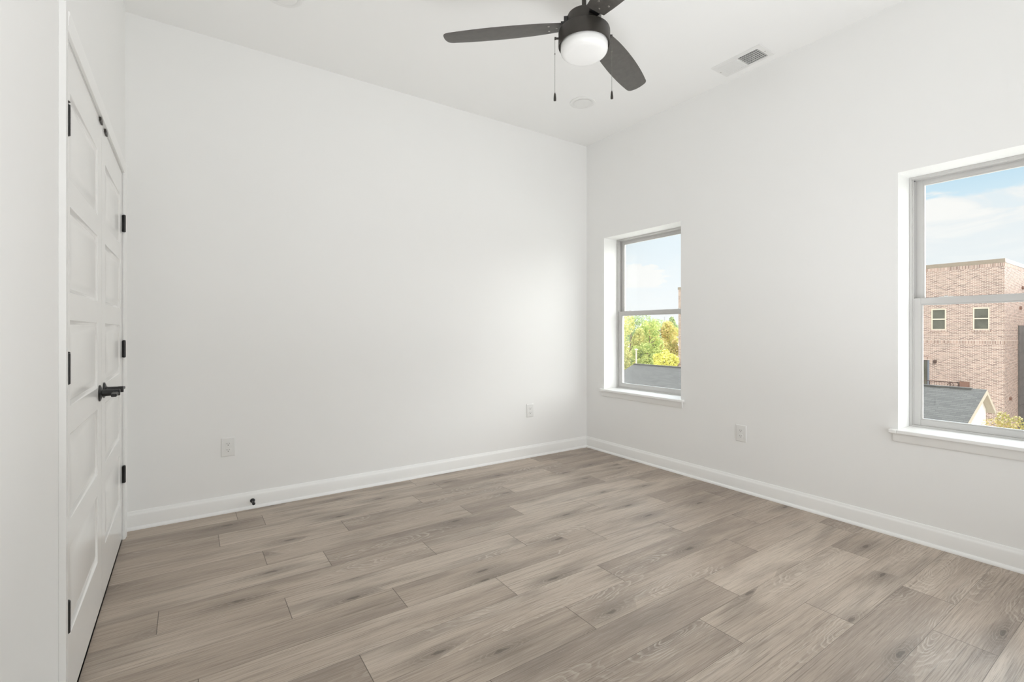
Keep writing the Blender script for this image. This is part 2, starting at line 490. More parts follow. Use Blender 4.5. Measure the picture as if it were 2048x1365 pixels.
def tag(o, label=None, cat=None, group=None, kind=None):
    if label: o['label'] = label
    if cat: o['category'] = cat
    if group: o['group'] = group
    if kind: o['kind'] = kind
    return o

def empty(name, loc, label=None, cat=None, group=None, kind=None):
    o = bpy.data.objects.new(name, None)
    COL.objects.link(o)
    o.location = loc
    o.empty_display_size = 0.1
    return tag(o, label, cat, group, kind)

# ------------------------------------------------------------------ room shell
CX = -3.6255     # closet wall
RH = 3.018       # ceiling
YN = -3.84       # entry wall
WT = 0.26        # window wall thickness
W = [(-0.243, -1.112), (-2.551, -3.420)]   # window openings along y
WZ0, WZ1 = 0.585, 2.058

def floor():
    pw = 0.184; PL = 1.170
    joints = {1: -2.938, 2: -3.181, 3: -2.549, 4: -1.829, 5: -2.735, 6: -2.255, 7: -2.977, 8: -2.561, 9: -2.127, 10: -1.647,
              11: -2.009, 12: -1.325, 13: -1.620, 14: -1.142, 15: -0.634, 16: -0.932, 17: -1.7, 18: -2.3, 19: -0.5, 20: -1.3, 0: -1.9}
    x0, x1, y0 = CX-0.05, 0.05, YN-0.05
    rnd = random.Random(11)
    vs = []; fs = []; uvs = []; cols = []; lens = []
    for r in range(0, 22):
        yt = -pw*r; yb = -pw*(r+1)
        if r == 0: yt_c = 0.05
        else: yt_c = yt
        yb_c = max(yb, y0)
        if yb_c >= yt_c: continue
        j = joints.get(r, -1.0)
        while j > x0: j -= PL
        start = j
        while start < x1:
            a, b = max(start, x0), min(start+PL, x1)
            if b-a > 1e-4:
                o = len(vs)
                vs += [(a, yb_c, 0), (b, yb_c, 0), (b, yt_c, 0), (a, yt_c, 0)]
                fs.append((o, o+1, o+2, o+3))
                uvs += [(a-start, yb_c-yb), (b-start, yb_c-yb), (b-start, yt_c-yb), (a-start, yt_c-yb)]
                col = (rnd.random(), rnd.random(), rnd.random(), 1)
                cols += [col]*4; lens += [PL]*4
            start += PL
    nb = len(vs)
    # the slab below the boards
    vs += [(x0, y0, 0), (x1, y0, 0), (x1, 0.05, 0), (x0, 0.05, 0), (x0, y0, -0.15), (x1, y0, -0.15), (x1, 0.05, -0.15), (x0, 0.05, -0.15)]
    for f in ((4, 7, 6, 5), (0, 1, 5, 4), (1, 2, 6, 5), (2, 3, 7, 6), (3, 0, 4, 7)):
        fs.append(tuple(nb+i for i in f)); uvs += [(0.3, 0.09)]*4; cols += [(0.5, 0.5, 0.5, 1)]*4; lens += [PL]*4
    me = bpy.data.meshes.new('floor')
    me.from_pydata(vs, [], fs)
    ul = me.uv_layers.new(name='plank')
    ul.data.foreach_set('uv', [c for p in uvs for c in p])
    ca = me.color_attributes.new('plank_random', 'FLOAT_COLOR', 'CORNER')
    ca.data.foreach_set('color', [c for p in cols for c in p])
    la = me.attributes.new('plank_length', 'FLOAT', 'CORNER')
    la.data.foreach_set('value', lens)
    me.materials.append(M['floor'])
    o = bpy.data.objects.new('floor', me)
    COL.objects.link(o)
    tag(o, 'grey brown oak plank floor of the empty room', 'floor', kind='structure')
floor()

MB().box(CX-0.15, WT, YN-0.15, 0.15, RH, RH+0.2).build('ceiling', M['ceiling'])
tag(bpy.data.objects['ceiling'], 'plain white ceiling with a fan and round lights', 'ceiling', kind='structure')
tag(MB().box(CX-0.15, WT, 0, 0.15, -0.15, RH).build('wall_back', M['wall']), 'white far wall with two outlets and a door stop', 'wall', kind='structure')
tag(MB().box(CX-0.15, WT, YN-0.15, YN, -0.15, RH).build('wall_front', M['wall']), 'white wall at the entry end of the room', 'wall', kind='structure')

def wall_right():
    b = MB()
    ys = [0.0, W[0][0], W[0][1], W[1][0], W[1][1], YN]
    for i in range(5):
        if i in (1, 3):
            b.box(0, WT, ys[i], ys[i+1], -0.15, WZ0); b.box(0, WT, ys[i], ys[i+1], WZ1, RH)
        else:
            b.box(0, WT, ys[i], ys[i+1], -0.15, RH)
    tag(b.build('wall_right', M['wall']), 'white wall holding both sash windows', 'wall', kind='structure')
wall_right()

# closet wall with its double-door opening
DN, DF, DH = -1.685, -0.155, 2.035       # door pair: near edge, far edge, top
JT = 0.004
def wall_left():
    b = MB()
    x0, x1 = CX-0.12, CX
    on, of = DN-0.022, DF+0.022
    b.box(x0, x1, YN, on, -0.15, RH); b.box(x0, x1, of, 0, -0.15, RH); b.box(x0, x1, on, of, DH+0.022, RH)
    b.box(x0-0.03, x0, YN, 0, -0.15, RH)
    b.box(x0, x1, on, of, -0.15, -0.0)
    tag(b.build('wall_left', M['wall']), 'white wall around the closet double doors', 'wall', kind='structure')
wall_left()

# ------------------------------------------------------------------ baseboards
BB = [(0, 0), (0.028, 0), (0.028, 0.004), (0.0265, 0.010), (0.022, 0.0155), (0.015, 0.018), (0.0145, 0.018), (0.0145, 0.082), (0.0125, 0.088),
      (0.010, 0.0925), (0.0075, 0.096), (0.0065, 0.103), (0.004, 0.106), (0, 0.106)]
def baseboard(name, p0, p1, out, label):
    tag(MB().extrude(BB, p0, p1, out).build(name, M['trim']), label, 'baseboard', kind='structure')
baseboard('baseboard_back', (CX, 0, 0), (0, 0, 0), (0, -1, 0), 'white baseboard along the far wall')
baseboard('baseboard_right', (0, 0, 0), (0, YN, 0), (-1, 0, 0), 'white baseboard under the windows')
baseboard('baseboard_left', (CX, DN-0.08, 0), (CX, YN, 0), (1, 0, 0), 'white baseboard beside the closet doors')
baseboard('baseboard_front', (CX, YN, 0), (0, YN, 0), (0, 1, 0), 'white baseboard at the entry end')

# ------------------------------------------------------------------ closet casing, jamb, doors
def casing():
    t = 0.016; w = 0.055; wh = 0.048; r = 0.004
    root = empty('trim_1', (CX, (DN+DF)/2, 0), 'white casing around the closet double doors', 'door casing', kind='structure')
    def prof(inner, sign):
        # across the casing: thin inner edge, thick outer edge
        return [(0, inner), (0.010, inner), (0.013, inner+sign*0.008), (0.014, inner+sign*0.030), (t, inner+sign*0.039), (t, inner+sign*w), (0, inner+sign*w)]
    a = DF+r+JT; bn = DN-r-JT; top = DH+r+JT
    # legs swept up: 'height' axis of the profile is world y
    MB().extrude(prof(a, 1), (CX, 0, 0), (CX, 0, top+wh), (1, 0, 0), (0, 1, 0)).build('casing_leg', M['trim'], root, 0.001)
    MB().extrude(prof(bn, -1), (CX, 0, 0), (CX, 0, top+wh), (1, 0, 0), (0, 1, 0)).build('casing_leg', M['trim'], root, 0.001)
    MB().extrude([(p, q_ if q_ < top+0.04 else top+wh) for p, q_ in prof(top, 1) if True], (CX, bn, 0), (CX, a, 0), (1, 0, 0), (0, 0, 1)).build('casing_head', M['trim'], root, 0.001)
    j = MB()
    j.box(CX-0.12, CX-0.0005, DN-0.022, DN-JT, 0, DH+0.022); j.box(CX-0.12, CX-0.0005, DF+JT, DF+0.022, 0, DH+0.022)
    j.box(CX-0.12, CX-0.0005, DN-JT, DF+JT, DH+JT, DH+0.022)
    j.box(CX-0.05, CX-0.038, DN-JT, DN+0.006, 0, DH+JT); j.box(CX-0.05, CX-0.038, DF-0.006, DF+JT, 0, DH+JT); j.box(CX-0.05, CX-0.038, DN, DF, DH-0.008, DH+JT)
    j.build('jamb', M['trim'], root)
casing()

def door(name, y0, y1, hinge_y, sgn, label, hz, sticky):
    """slab between y0<y1, front face at x=CX, five raised panels"""
    root = empty(name, (CX, (y0+y1)/2, 0), label, 'door', kind='structure')
    z0, z1 = 0.012, DH
    th = 0.035
    xf = CX-0.001
    b = MB()
    st = 0.105
    pz = [(0.225, 0.495), (0.580, 0.845), (0.930, 1.195), (1.280, 1.545), (1.630, 1.895)]
    ya, yb = y0+st, y1-st
    def q(a, b_, c, d, x): return [(x, a, c), (x, b_, c), (x, b_, d), (x, a, d)]
    # stiles and rails on the front face
    def quad(a, b_, c, d): b.add(q(a, b_, c, d, xf), [(0, 1, 2, 3)])
    quad(y0, ya, z0, z1); quad(yb, y1, z0, z1)
    zs = [z0]+[v for p in pz for v in p]+[z1]
    for i in range(0, len(zs), 2): quad(ya, yb, zs[i], zs[i+1])
    for (c, d) in pz:
        loops = [(0, 0), (0.004, -0.005), (0.011, -0.0085), (0.016, -0.0085), (0.046, -0.0015)]
        rings = []
        for ins, dx in loops: rings.append(q(ya+ins, yb-ins, c+ins, d-ins, xf+dx))
        vs = [p for r in rings for p in r]
        fs = []
        for i in range(len(rings)-1):
            for k in range(4):
                fs.append((i*4+k, i*4+(k+1) % 4, (i+1)*4+(k+1) % 4, (i+1)*4+k))
        n = (len(rings)-1)*4
        fs.append((n, n+1, n+2, n+3))
        b.add(vs, fs)
    xb = CX-th
    b.add([(xb, y0, z0), (xb, y1, z0), (xb, y1, z1), (xb, y0, z1), (xf, y0, z0), (xf, y1, z0), (xf, y1, z1), (xf, y0, z1)],
          [(0, 3, 2, 1), (0, 1, 5, 4), (2, 3, 7, 6), (0, 4, 7, 3), (1, 2, 6, 5)])
    bm_obj = b.build('door_panel', M['door'], root)
    # hinges: barrel with pin heads, leaf edges on slab and jamb
    for i, z in enumerate(hz):
        h = MB()
        yc = hinge_y
        r = 0.0075
        xc = CX+0.0085
        seg = 5
        L = 0.089
        h.lathe([(r, z-L/2), (r, z+L/2)], (xc, yc, 0), 20)
        for k in range(1, seg): h.lathe([(r+0.0002, z-L/2+k*L/seg-0.0004), (r+0.0002, z-L/2+k*L/seg+0.0004)], (xc, yc, 0), 20)
        up = 0.007 if (sticky and i == 0) else 0.0005
        h.lathe([(0.003, z+L/2-0.002), (0.003, z+L/2+up), (0.0065, z+L/2+up), (0.0075, z+L/2+up+0.002), (0.0055, z+L/2+up+0.0045), (0.0, z+L/2+up+0.005)], (xc, yc, 0), 14)
        h.lathe([(0.0, z-L/2-0.003), (0.005, z-L/2-0.002), (0.006, z-L/2)], (xc, yc, 0), 14)
        h.box(CX-0.0005, CX+0.0035, yc-0.0105, yc+0.0105, z-L/2, z+L/2)
        h.build('hinge', M['black'], root, loc=(CX, yc, z))
    # lever handle
    hz0 = 0.905
    yl = y1-0.062 if sgn < 0 else y0+0.062
    hr = MB()
    hr.lathe([(0.0335, 0.0), (0.0335, 0.0022), (0.032, 0.0040), (0.020, 0.0085), (0.016, 0.010)], (CX-0.0008, yl, hz0), 36, 'x')
    hd = hr.build('handle', M['black'], root, loc=(CX, yl, hz0))
    hr2 = MB()
    hr2.lathe([(0.0150, 0.009), (0.0135, 0.014), (0.0130, 0.046), (0.0135, 0.050), (0.0135, 0.064), (0.0115, 0.066)], (CX, yl, hz0), 24, 'x')
    # lever: tapering bar with a slight curve, reaching toward the hinges
    pts = []
    n = 10
    prof = []
    for i in range(n+1):
        s = i/n
        yy = yl + sgn*0.105*s - sgn*0.006
        hw = 0.0072-0.0012*s; xt = 0.0105-0.0015*s
        xc = CX+0.055-0.004*math.sin(PI*s)
        prof.append((yy, xc, hw, xt))
    vs = []; fs = []
    m = 8
    sect = [(1, 0.6), (0.75, 1), (-0.75, 1), (-1, 0.6), (-1, -0.6), (-0.75, -1), (0.75, -1), (1, -0.6)]
    for (yy, xc, hw, xt) in prof:
        for (p, r_) in sect: vs.append((xc+xt*p, yy, hz0-0.002+hw*r_))
    for i in range(n):
        for k in range(m):
            a, c = i*m+k, i*m+(k+1) % m
            fs.append((a, c, c+m, a+m))
    fs += [tuple(range(m)), tuple(n*m+k for k in range(m))]
    hr2.add(vs, fs)
    hr2.build('lever', M['black'], hd, loc=(CX, yl, hz0))
    # ball catch at the meeting corner of the head
    yc = y1-0.042 if sgn < 0 else y0+0.098
    k = MB()
    k.box(CX-0.03, CX+0.006, yc-0.028, yc+0.028, DH-0.010, DH+0.006)
    k.build('ball_catch', M['blackg'], root, 0.001, loc=(CX, yc, DH))
    return root
MID = (DN+DF)/2
door('door_1', DN, MID-0.0015, DN+0.002, -1, 'white five-panel closet door nearest the camera, dark hinges on its near edge', (1.777, 1.051, 0.325), True)
door('door_2', MID+0.0015, DF, DF-0.002, 1, 'white five-panel closet door beside the room corner, lever handle at its near edge', (1.757, 1.061, 0.365), False)
tag(MB().box(CX-0.60, CX-0.16, -2.2, -0.02, -0.15, 2.4).build('wall_closet', M['wall']), 'white wall behind the closet doors', 'wall', kind='structure')

# ------------------------------------------------------------------ windows
def window(name, yl, yr, label):
    """opening from yl (far) to yr (near), drywall return 0.17 deep, then a vinyl single-hung unit"""
    root = empty(name, (0.21, (yl+yr)/2, WZ0), label, 'window', kind='structure')
    xr = 0.172
    ST = 0.605                                    # stool top
    def frame(x0, x1, y0, y1, z0, z1, wl, wt, wb, nm, mat=M['vinyl'], bev=0.0012, par=root, grooves=True):
        """rectangular frame; y0 far, y1 near"""
        b = MB()
        b.box(x0, x1, y0, y0-wl, z0, z1); b.box(x0, x1, y1+wl, y1, z0, z1)
        b.box(x0, x1, y0-wl, y1+wl, z1-wt, z1); b.box(x0, x1, y0-wl, y1+wl, z0, z0+wb)
        return b.build(nm, mat, par, bev)
    # outer frame, stepped like an extrusion
    frame(xr, xr+0.085, yl, yr, WZ0, WZ1, 0.013, 0.014, 0.030, 'frame')
    b = MB()
    f = 0.0135
    for (ya, yb2) in ((yl-f, yl-f-0.006), (yr+f, yr+f+0.006)):
        b.box(xr+0.036, xr+0.040, ya, yb2, WZ0+0.03, WZ1-f)
        b.box(xr+0.076, xr+0.085, ya, yb2, WZ0+0.03, WZ1-f)
        b.box(xr+0.006, xr+0.009, ya, yb2, WZ0+0.03, WZ1-f)
    b.box(xr+0.036, xr+0.040, yl-f, yr+f, WZ1-f-0.006, WZ1-f)
    b.build('track', M['vinyl'], root)
    zm = 1.345
    yi0, yi1 = yl-0.0155, yr+0.0155
    # lower (inner) sash
    lo = frame(xr+0.010, xr+0.035, yi0, yi1, WZ0+0.030, zm+0.006, 0.036, 0.034, 0.034, 'lower_sash')
    # raised bead around its glass
    g = MB()
    def bead(x0, x1, y0, y1, z0, z1, w):
        g.box(x0, x1, y0, y0-w, z0, z1); g.box(x0, x1, y1+w, y1, z0, z1); g.box(x0, x1, y0-w, y1+w, z1-w, z1); g.box(x0, x1, y0-w, y1+w, z0, z0+w)
    bead(xr+0.014, xr+0.031, yi0-0.036, yi1+0.036, WZ0+0.064, zm-0.028, 0.007)
    g.build('glazing_bead', M['vinyl'], lo)
    up = frame(xr+0.045, xr+0.072, yi0, yi1, zm-0.030, WZ1-0.0155, 0.036, 0.026, 0.034, 'upper_sash')
    g = MB()
    bead(xr+0.049, xr+0.067, yi0-0.036, yi1+0.036, zm+0.004, WZ1-0.0415, 0.007)
    g.build('glazing_bead', M['vinyl'], up)
    MB().box(xr+0.021, xr+0.025, yi0-0.040, yi1+0.040, WZ0+0.068, zm-0.032).build('pane', M['glass'], lo)
    MB().box(xr+0.056, xr+0.060, yi0-0.040, yi1+0.040, zm+0.008, WZ1-0.0455).build('pane', M['glass'], up)
    # tilt latches and cam lock on the meeting rail
    for yc in (yl-0.16, yr+0.16):
        k = MB(); k.box(xr+0.012, xr+0.030, yc-0.030, yc+0.030, zm+0.006, zm+0.010); k.box(xr+0.014, xr+0.020, yc-0.008, yc+0.008, zm+0.010, zm+0.015)
        k.build('sash_latch', M['white_plastic'], root, 0.001)
    # stool and apron
    s = MB()
    s.box(-0.036, xr+0.001, yl-0.0005, yr+0.0005, ST-0.020, ST)
    s.box(-0.036, -0.0003, yl+0.036, yl-0.001, ST-0.020, ST); s.box(-0.036, -0.0003, yr+0.001, yr-0.036, ST-0.020, ST)
    s.build('stool', M['trim'], root, 0.004, 3)
    ap = [(0, 0), (0.008, 0), (0.012, 0.006), (0.013, 0.030), (0.017, 0.040), (0.017, 0.048), (0, 0.048)]
    MB().extrude(ap, (-0.0002, yl+0.020, ST-0.069), (-0.0002, yr-0.020, ST-0.069), (-1, 0, 0)).build('apron', M['trim'], root, 0.001)
    # outer sill and brick mould
    o = MB()
    o.box(WT-0.005, WT+0.05, yl+0.05, yr-0.05, WZ0-0.06, WZ0)
    o.build('outer_sill', M['trim'], root)
    return root
window('window_1', W[0][0], W[0][1], 'white sash window beside the far corner, trees and a shingled roof beyond')
window('window_2', W[1][0], W[1][1], 'white sash window nearest the camera, brick building beyond')

# ------------------------------------------------------------------ outlets
def outlet(loc, rz, label, shift=0):
    root = empty('outlet', loc, label, 'electrical outlet', 'wall outlets')
    def R(b):    # local frame: plate faces -y; rotate by rz about z
        c, s = math.cos(rz), math.sin(rz)
        b.v = [(loc[0]+c*p[0]-s*p[1], loc[1]+s*p[0]+c*p[1], loc[2]+p[2]) for p in b.v]
        return b
    w, h = 0.0390, 0.0605
    pl = MB()
    loops = [(w, h, 0.0), (w, h, -0.0025), (w-0.004, h-0.004, -0.0060), (w-0.006, h-0.006, -0.0062)]
    vs = []; fs = []
    for a, b, y in loops: vs += [(-a, y, -b), (a, y, -b), (a, y, b), (-a, y, b)]
    for i in range(3):
        for k in range(4): fs.append((i*4+k, i*4+(k+1) % 4, i*4+4+(k+1) % 4, i*4+4+k))
    fs += [(12, 13, 14, 15), (0, 3, 2, 1)]
    pl.add(vs, fs)
    R(pl).build('cover_plate', M['white_plastic'], root, loc=loc)
    for s in (1, -1):
        r = MB()
        zc = s*0.0195
        n = 28
        # receptacle face: circle with flattened top and bottom
        ring = []
        for k in range(n):
            a = 2*PI*k/n
            ring.append((0.0172*math.cos(a), max(-0.0135, min(0.0135, 0.0172*math.sin(a)))))
        vs = [(x, -0.0060, zc+z) for x, z in ring]+[(x, -0.0085, zc+z) for x, z in ring]
        fs = [(k, (k+1) % n, n+(k+1) % n, n+k) for k in range(n)]+[tuple(n+k for k in range(n))]
        r.add(vs, fs)
        ro = R(r).build('receptacle', M['white_plastic'], root, 0.0004, loc=loc)
        sl = MB()
        sl.box(-0.0075, -0.0055, -0.0087, -0.0080, zc-0.001, zc+0.0075)
        sl.box(0.0055, 0.0073, -0.0087, -0.0080, zc+0.0003, zc+0.0070)
        sl.lathe([(0.0026, -0.0087), (0.0026, -0.0080)], (0, 0, zc-0.0065), 12, 'y')
        R(sl).build('slots', M['slot'], ro, loc=loc)
    sc = MB(); sc.lathe([(0.0, -0.0074), (0.0028, -0.0070), (0.0030, -0.0060)], (0, 0, 0), 14, 'y')
    R(sc).build('screw', M['white_plastic'], root, loc=loc)
    return root
outlet((-3.110, -0.0002, 0.4175), 0, 'white duplex outlet on the far wall near the closet, above the door stop')
outlet((-0.707, -0.0002, 0.428), 0, 'white duplex outlet on the far wall near the window corner')
outlet((-0.0002, -1.626, 0.419), -PI/2, 'white duplex outlet on the window wall between the two windows')

# ------------------------------------------------------------------ door stop
def door_stop():
    x, z = -2.973, 0.050
    y = -0.0145
    root = empty('door_stop', (x, y, z), 'small black rigid door stop screwed to the far baseboard', 'door stop')
    b = MB(); b.lathe([(0.0, -0.012), (0.008, -0.011), (0.014, -0.005), (0.0145, 0.0)], (x, y, z), 24, 'y'); b.build('base', M['black'], root)
    b = MB(); b.lathe([(0.0045, -0.062), (0.0045, -0.010)], (x, y, z), 16, 'y'); b.build('rod', M['black'], root)
    b = MB(); b.lathe([(0.0, -0.077), (0.007, -0.076), (0.0092, -0.072), (0.0092, -0.062), (0.006, -0.060)], (x, y, z), 20, 'y'); b.build('rubber_tip', M['black'], root)
door_stop()

# ------------------------------------------------------------------ recessed lights
def recessed(x, y, label):
    root = empty('recessed_light', (x, y, RH), label, 'ceiling light', 'flush round ceiling lights')
    b = MB()
    b.lathe([(0.068, RH-0.004), (0.074, RH-0.009), (0.090, RH-0.010), (0.100, RH-0.006), (0.102, RH-0.0002)], (x, y, 0), 48)
    b.build('trim_ring', M['white_plastic'], root)
    b = MB()
    b.lathe([(0.0, RH-0.0120), (0.050, RH-0.0118), (0.066, RH-0.0108), (0.0725, RH-0.0092)], (x, y, 0), 48)
    b.build('lens', M['white_plastic'], root)
recessed(-0.672, -0.672, 'flush white round ceiling light toward the far window corner')
recessed(-2.890, -0.672, 'flush white round ceiling light toward the closet corner, cut by the top edge')

# ------------------------------------------------------------------ ceiling vent
def vent():
    cx, cy = -0.172, -1.731
    root = empty('ceiling_vent', (cx, cy, RH), 'white rectangular ceiling vent, one half dark open grid, near the window wall', 'air vent')
    hx, hy = 0.066, 0.142          # louvre field half sizes
    fx, fy = 0.098, 0.176
    b = MB()
    vs = []; fs = []
    lp = [(fx, fy, RH-0.0002), (fx-0.004, fy-0.004, RH-0.006), (hx+0.004, hy+0.004, RH-0.010), (hx, hy, RH-0.008), (hx, hy, RH-0.0004)]
    for a, c, z in lp: vs += [(cx-a, cy-c, z), (cx+a, cy-c, z), (cx+a, cy+c, z), (cx-a, cy+c, z)]
    for i in range(4):
        for k in range(4): fs.append((i*4+k, i*4+(k+1) % 4, i*4+4+(k+1) % 4, i*4+4+k))
    b.add(vs, fs)
    b.box(cx-hx, cx+hx, cy-0.006, cy+0.006, RH-0.010, RH-0.002)
    b.build('face_frame', M['vent_white'], root)
    MB().box(cx-hx, cx+hx, cy-hy, cy+hy, RH-0.0006, RH-0.0002).build('duct_opening', M['duct'], root)
    # louvres: the two halves throw the air in opposite directions
    for half, sg in ((1, 1), (-1, -1)):
        n = 10
        for i in range(n):
            y = cy+half*(0.008+(i+0.5)*(hy-0.008)/n)
            l = MB()
            dz = 0.0080; dy = 0.0105
            # tilt: lower edge pushed toward +y (pale half) or -y (dark half)
            z0, z1 = RH-0.0095, RH-0.0015
            yl, yh = y+dy/2, y-dy/2
            if sg > 0: yl, yh = y+dy*0.62, y-dy*0.62
            else: yl, yh = y-dy*0.45, y+dy*0.35
            t = 0.0011
            l.add([(cx-hx, yl-t, z0), (cx-hx, yl+t, z0), (cx-hx, yh+t, z1), (cx-hx, yh-t, z1), (cx+hx, yl-t, z0), (cx+hx, yl+t, z0), (cx+hx, yh+t, z1), (cx+hx, yh-t, z1)],
                  [(0, 1, 2, 3), (4, 7, 6, 5), (0, 4, 5, 1), (1, 5, 6, 2), (2, 6, 7, 3), (3, 7, 4, 0)])
            l.build('louvre', M['vent_white'], root)
    d = MB()
    for i in range(1, 6):
        x = cx-hx+i*2*hx/6
        d.box(x-0.0011, x+0.0011, cy-hy, cy-0.006, RH-0.0085, RH-0.0020)
    d.build('damper_blades', M['vent_white'], root)
    for s in (1, -1):
        sc = MB(); sc.lathe([(0.0, RH-0.0105), (0.004, RH-0.0098), (0.0045, RH-0.0085)], (cx, cy+s*(hy+0.016), 0), 12)
        sc.build('screw', M['screw'], root)
vent()

# ------------------------------------------------------------------ ceiling fan
def fan():
    hx, hy = -1.785, -1.895
    root = empty('ceiling_fan', (hx, hy, RH), 'dark bronze three-blade ceiling fan with a white glass light', 'ceiling fan')
    c = (hx, hy, 0)
    MB().lathe([(0.030, RH-0.070), (0.055, RH-0.060), (0.068, RH-0.030), (0.070, RH-0.0005)], c, 48).build('canopy', M['blackg'], root)
    MB().lathe([(0.0105, 2.655), (0.0105, RH-0.060)], c, 24).build('downrod', M['blackg'], root)
    MB().lathe([(0.078, 2.568), (0.080, 2.575), (0.080, 2.636), (0.077, 2.643), (0.068, 2.647), (0.030, 2.650), (0.020, 2.658), (0.018, 2.675), (0.0108, 2.678)], c, 64).build('motor_housing', M['blackg'], root)
    lk = MB().lathe([(0.112, 2.506), (0.1165, 2.500), (0.1200, 2.501), (0.1205, 2.506), (0.1205, 2.562), (0.118, 2.569), (0.112, 2.572), (0.070, 2.573)], c, 72).build('light_housing', M['blackg'], root)
    prof = []
    R0, ZT, ZB = 0.1095, 2.512, 2.449
    for i in range(9):
        a = PI/2*i/8
        prof.append((0.0+(R0-0.034)+0.034*math.sin(a), ZB+0.006+0.026*(1-math.cos(a))))
    prof = [(0.0, ZB), (0.03, ZB+0.0008), (0.055, ZB+0.003)]+prof+[(R0, ZT)]
    MB().lathe(prof, c, 72).build('glass_shade', M['shade'], root)
    # blades
    base = []   # planform: distance out, trailing and leading offsets
    xs = [0.105, 0.16, 0.24, 0.33, 0.42, 0.51, 0.58, 0.625, 0.648, 0.662, 0.668]
    up = [0.040, 0.052, 0.062, 0.070, 0.075, 0.076, 0.074, 0.071, 0.066, 0.055, 0.030]
    dn = [-0.052, -0.062, -0.070, -0.072, -0.070, -0.064, -0.056, -0.049, -0.043, -0.034, -0.012]
    def at(v, x):
        for i in range(len(xs)-1):
            if x <= xs[i+1]:
                return v[i]+(v[i+1]-v[i])*(x-xs[i])/(xs[i+1]-xs[i])
        return v[-1]
    xs, up, dn = xs[:8], up[:8], dn[:8]
    fx = [0.105+(0.600-0.105)*i/26 for i in range(27)]
    def sm(v, x): return (at(v, max(xs[0], x-0.03))+2*at(v, x)+at(v, min(xs[-1], x+0.03)))/4
    fu = [sm(up, x) for x in fx]; fd = [sm(dn, x) for x in fx]
    for i in range(1, 15):
        t_ = math.sin(PI/2*i/14)*0.9985
        x = 0.600+0.069*t_
        k_ = (1-t_**4.2)**(1/3.4)
        u_, d_ = at(up, min(x, 0.625)), at(dn, min(x, 0.625))
        mid_ = 0.018
        fx.append(x); fu.append(mid_+(u_-mid_)*k_); fd.append(mid_+(d_-mid_)*k_)
    xs, up, dn = fx, fu, fd
    for ang, pitch in ((18.5, 11), (138.5, 11), (258.5, 11)):
        a = math.radians(ang)
        e = Vector((math.cos(a), math.sin(a), 0)); n = Vector((-math.sin(a), math.cos(a), 0))
        p = math.radians(pitch)
        nn = n*math.cos(p)+Vector((0, 0, 1))*math.sin(p)*PITCH
        upv = e.cross(nn).normalized()
        o = Vector((hx, hy, 2.603))
        e = (e+Vector((0, 0, -0.030))).normalized()
        vs = []; fs = []
        m = len(xs); W_ = 7
        for side in (-1, 1):
            for i in range(m):
                for k in range(W_):
                    s = k/(W_-1)
                    w = dn[i]+(up[i]-dn[i])*s
                    edge = 0.35 if k in (0, W_-1) else 1.0
                    vs.append(o+e*xs[i]+nn*w+upv*(0.0028*side*edge))
        K = m*W_
        for i in range(m-1):
            for k in range(W_-1):
                q = i*W_+k
                fs.append((q, q+W_, q+W_+1, q+1)); fs.append((K+q, K+q+1, K+q+W_+1, K+q+W_))
            fs.append((i*W_, K+i*W_, K+(i+1)*W_, (i+1)*W_)); fs.append((i*W_+W_-1, (i+1)*W_+W_-1, K+(i+1)*W_+W_-1, K+i*W_+W_-1))
        for k in range(W_-1):
            fs.append((k, k+1, K+k+1, K+k)); q = (m-1)*W_
            fs.append((q+k, K+q+k, K+q+k+1, q+k+1))
        bo = MB().add(vs, fs).build('blade', M['blade'], root, loc=(hx, hy, 2.592))
        # iron: arm from the motor and a plate on top of the blade
        ir = MB()
        def P(x, w, z): return o+e*x+nn*w+upv*z
        def slab(x0, x1, w0, w1, z0, z1, w2=None):
            w2 = w1 if w2 is None else w2
            ir.add([P(x0, w0, z0), P(x1, -w2, z0), P(x1, w2, z0), P(x0, w1, z0), P(x0, w0, z1), P(x1, -w2, z1), P(x1, w2, z1), P(x0, w1, z1)],
                   [(0, 3, 2, 1), (4, 5, 6, 7), (0, 1, 5, 4), (1, 2, 6, 5), (2, 3, 7, 6), (3, 0, 4, 7)])
        slab(0.062, 0.108, -0.020, 0.020, 0.003, 0.014, 0.026)
        slab(0.108, 0.190, -0.026, 0.026, 0.0030, 0.0065, 0.036)
        slab(0.076, 0.094, -0.022, 0.022, 0.003, 0.036, 0.022)
        ir.build('blade_iron', M['black'], bo, 0.001, loc=(hx, hy, 2.592))
        for sx, sw in ((0.128, 0.0), (0.165, 0.026), (0.165, -0.026)):
            sm = MB()
            cc = P(sx, sw, 0)
            ring = []
            vv = []; ff = []
            S = 12
            for (r, zz) in ((0.0052, -0.0026), (0.0052, -0.0038), (0.0034, -0.0050)):
                for k in range(S):
                    t = 2*PI*k/S
                    vv.append(cc+e*r*math.cos(t)+nn*r*math.sin(t)+upv*zz)
            for i in range(2):
                for k in range(S): ff.append((i*S+k, i*S+(k+1) % S, (i+1)*S+(k+1) % S, (i+1)*S+k))
            ff.append(tuple(2*S+k for k in range(S)))
            sm.add(vv, ff, True)
            sm.build('screw', M['screw'], bo, loc=(hx, hy, 2.592))
    # pull chains
    Rv = Vector((0.8274, -0.5616, 0))
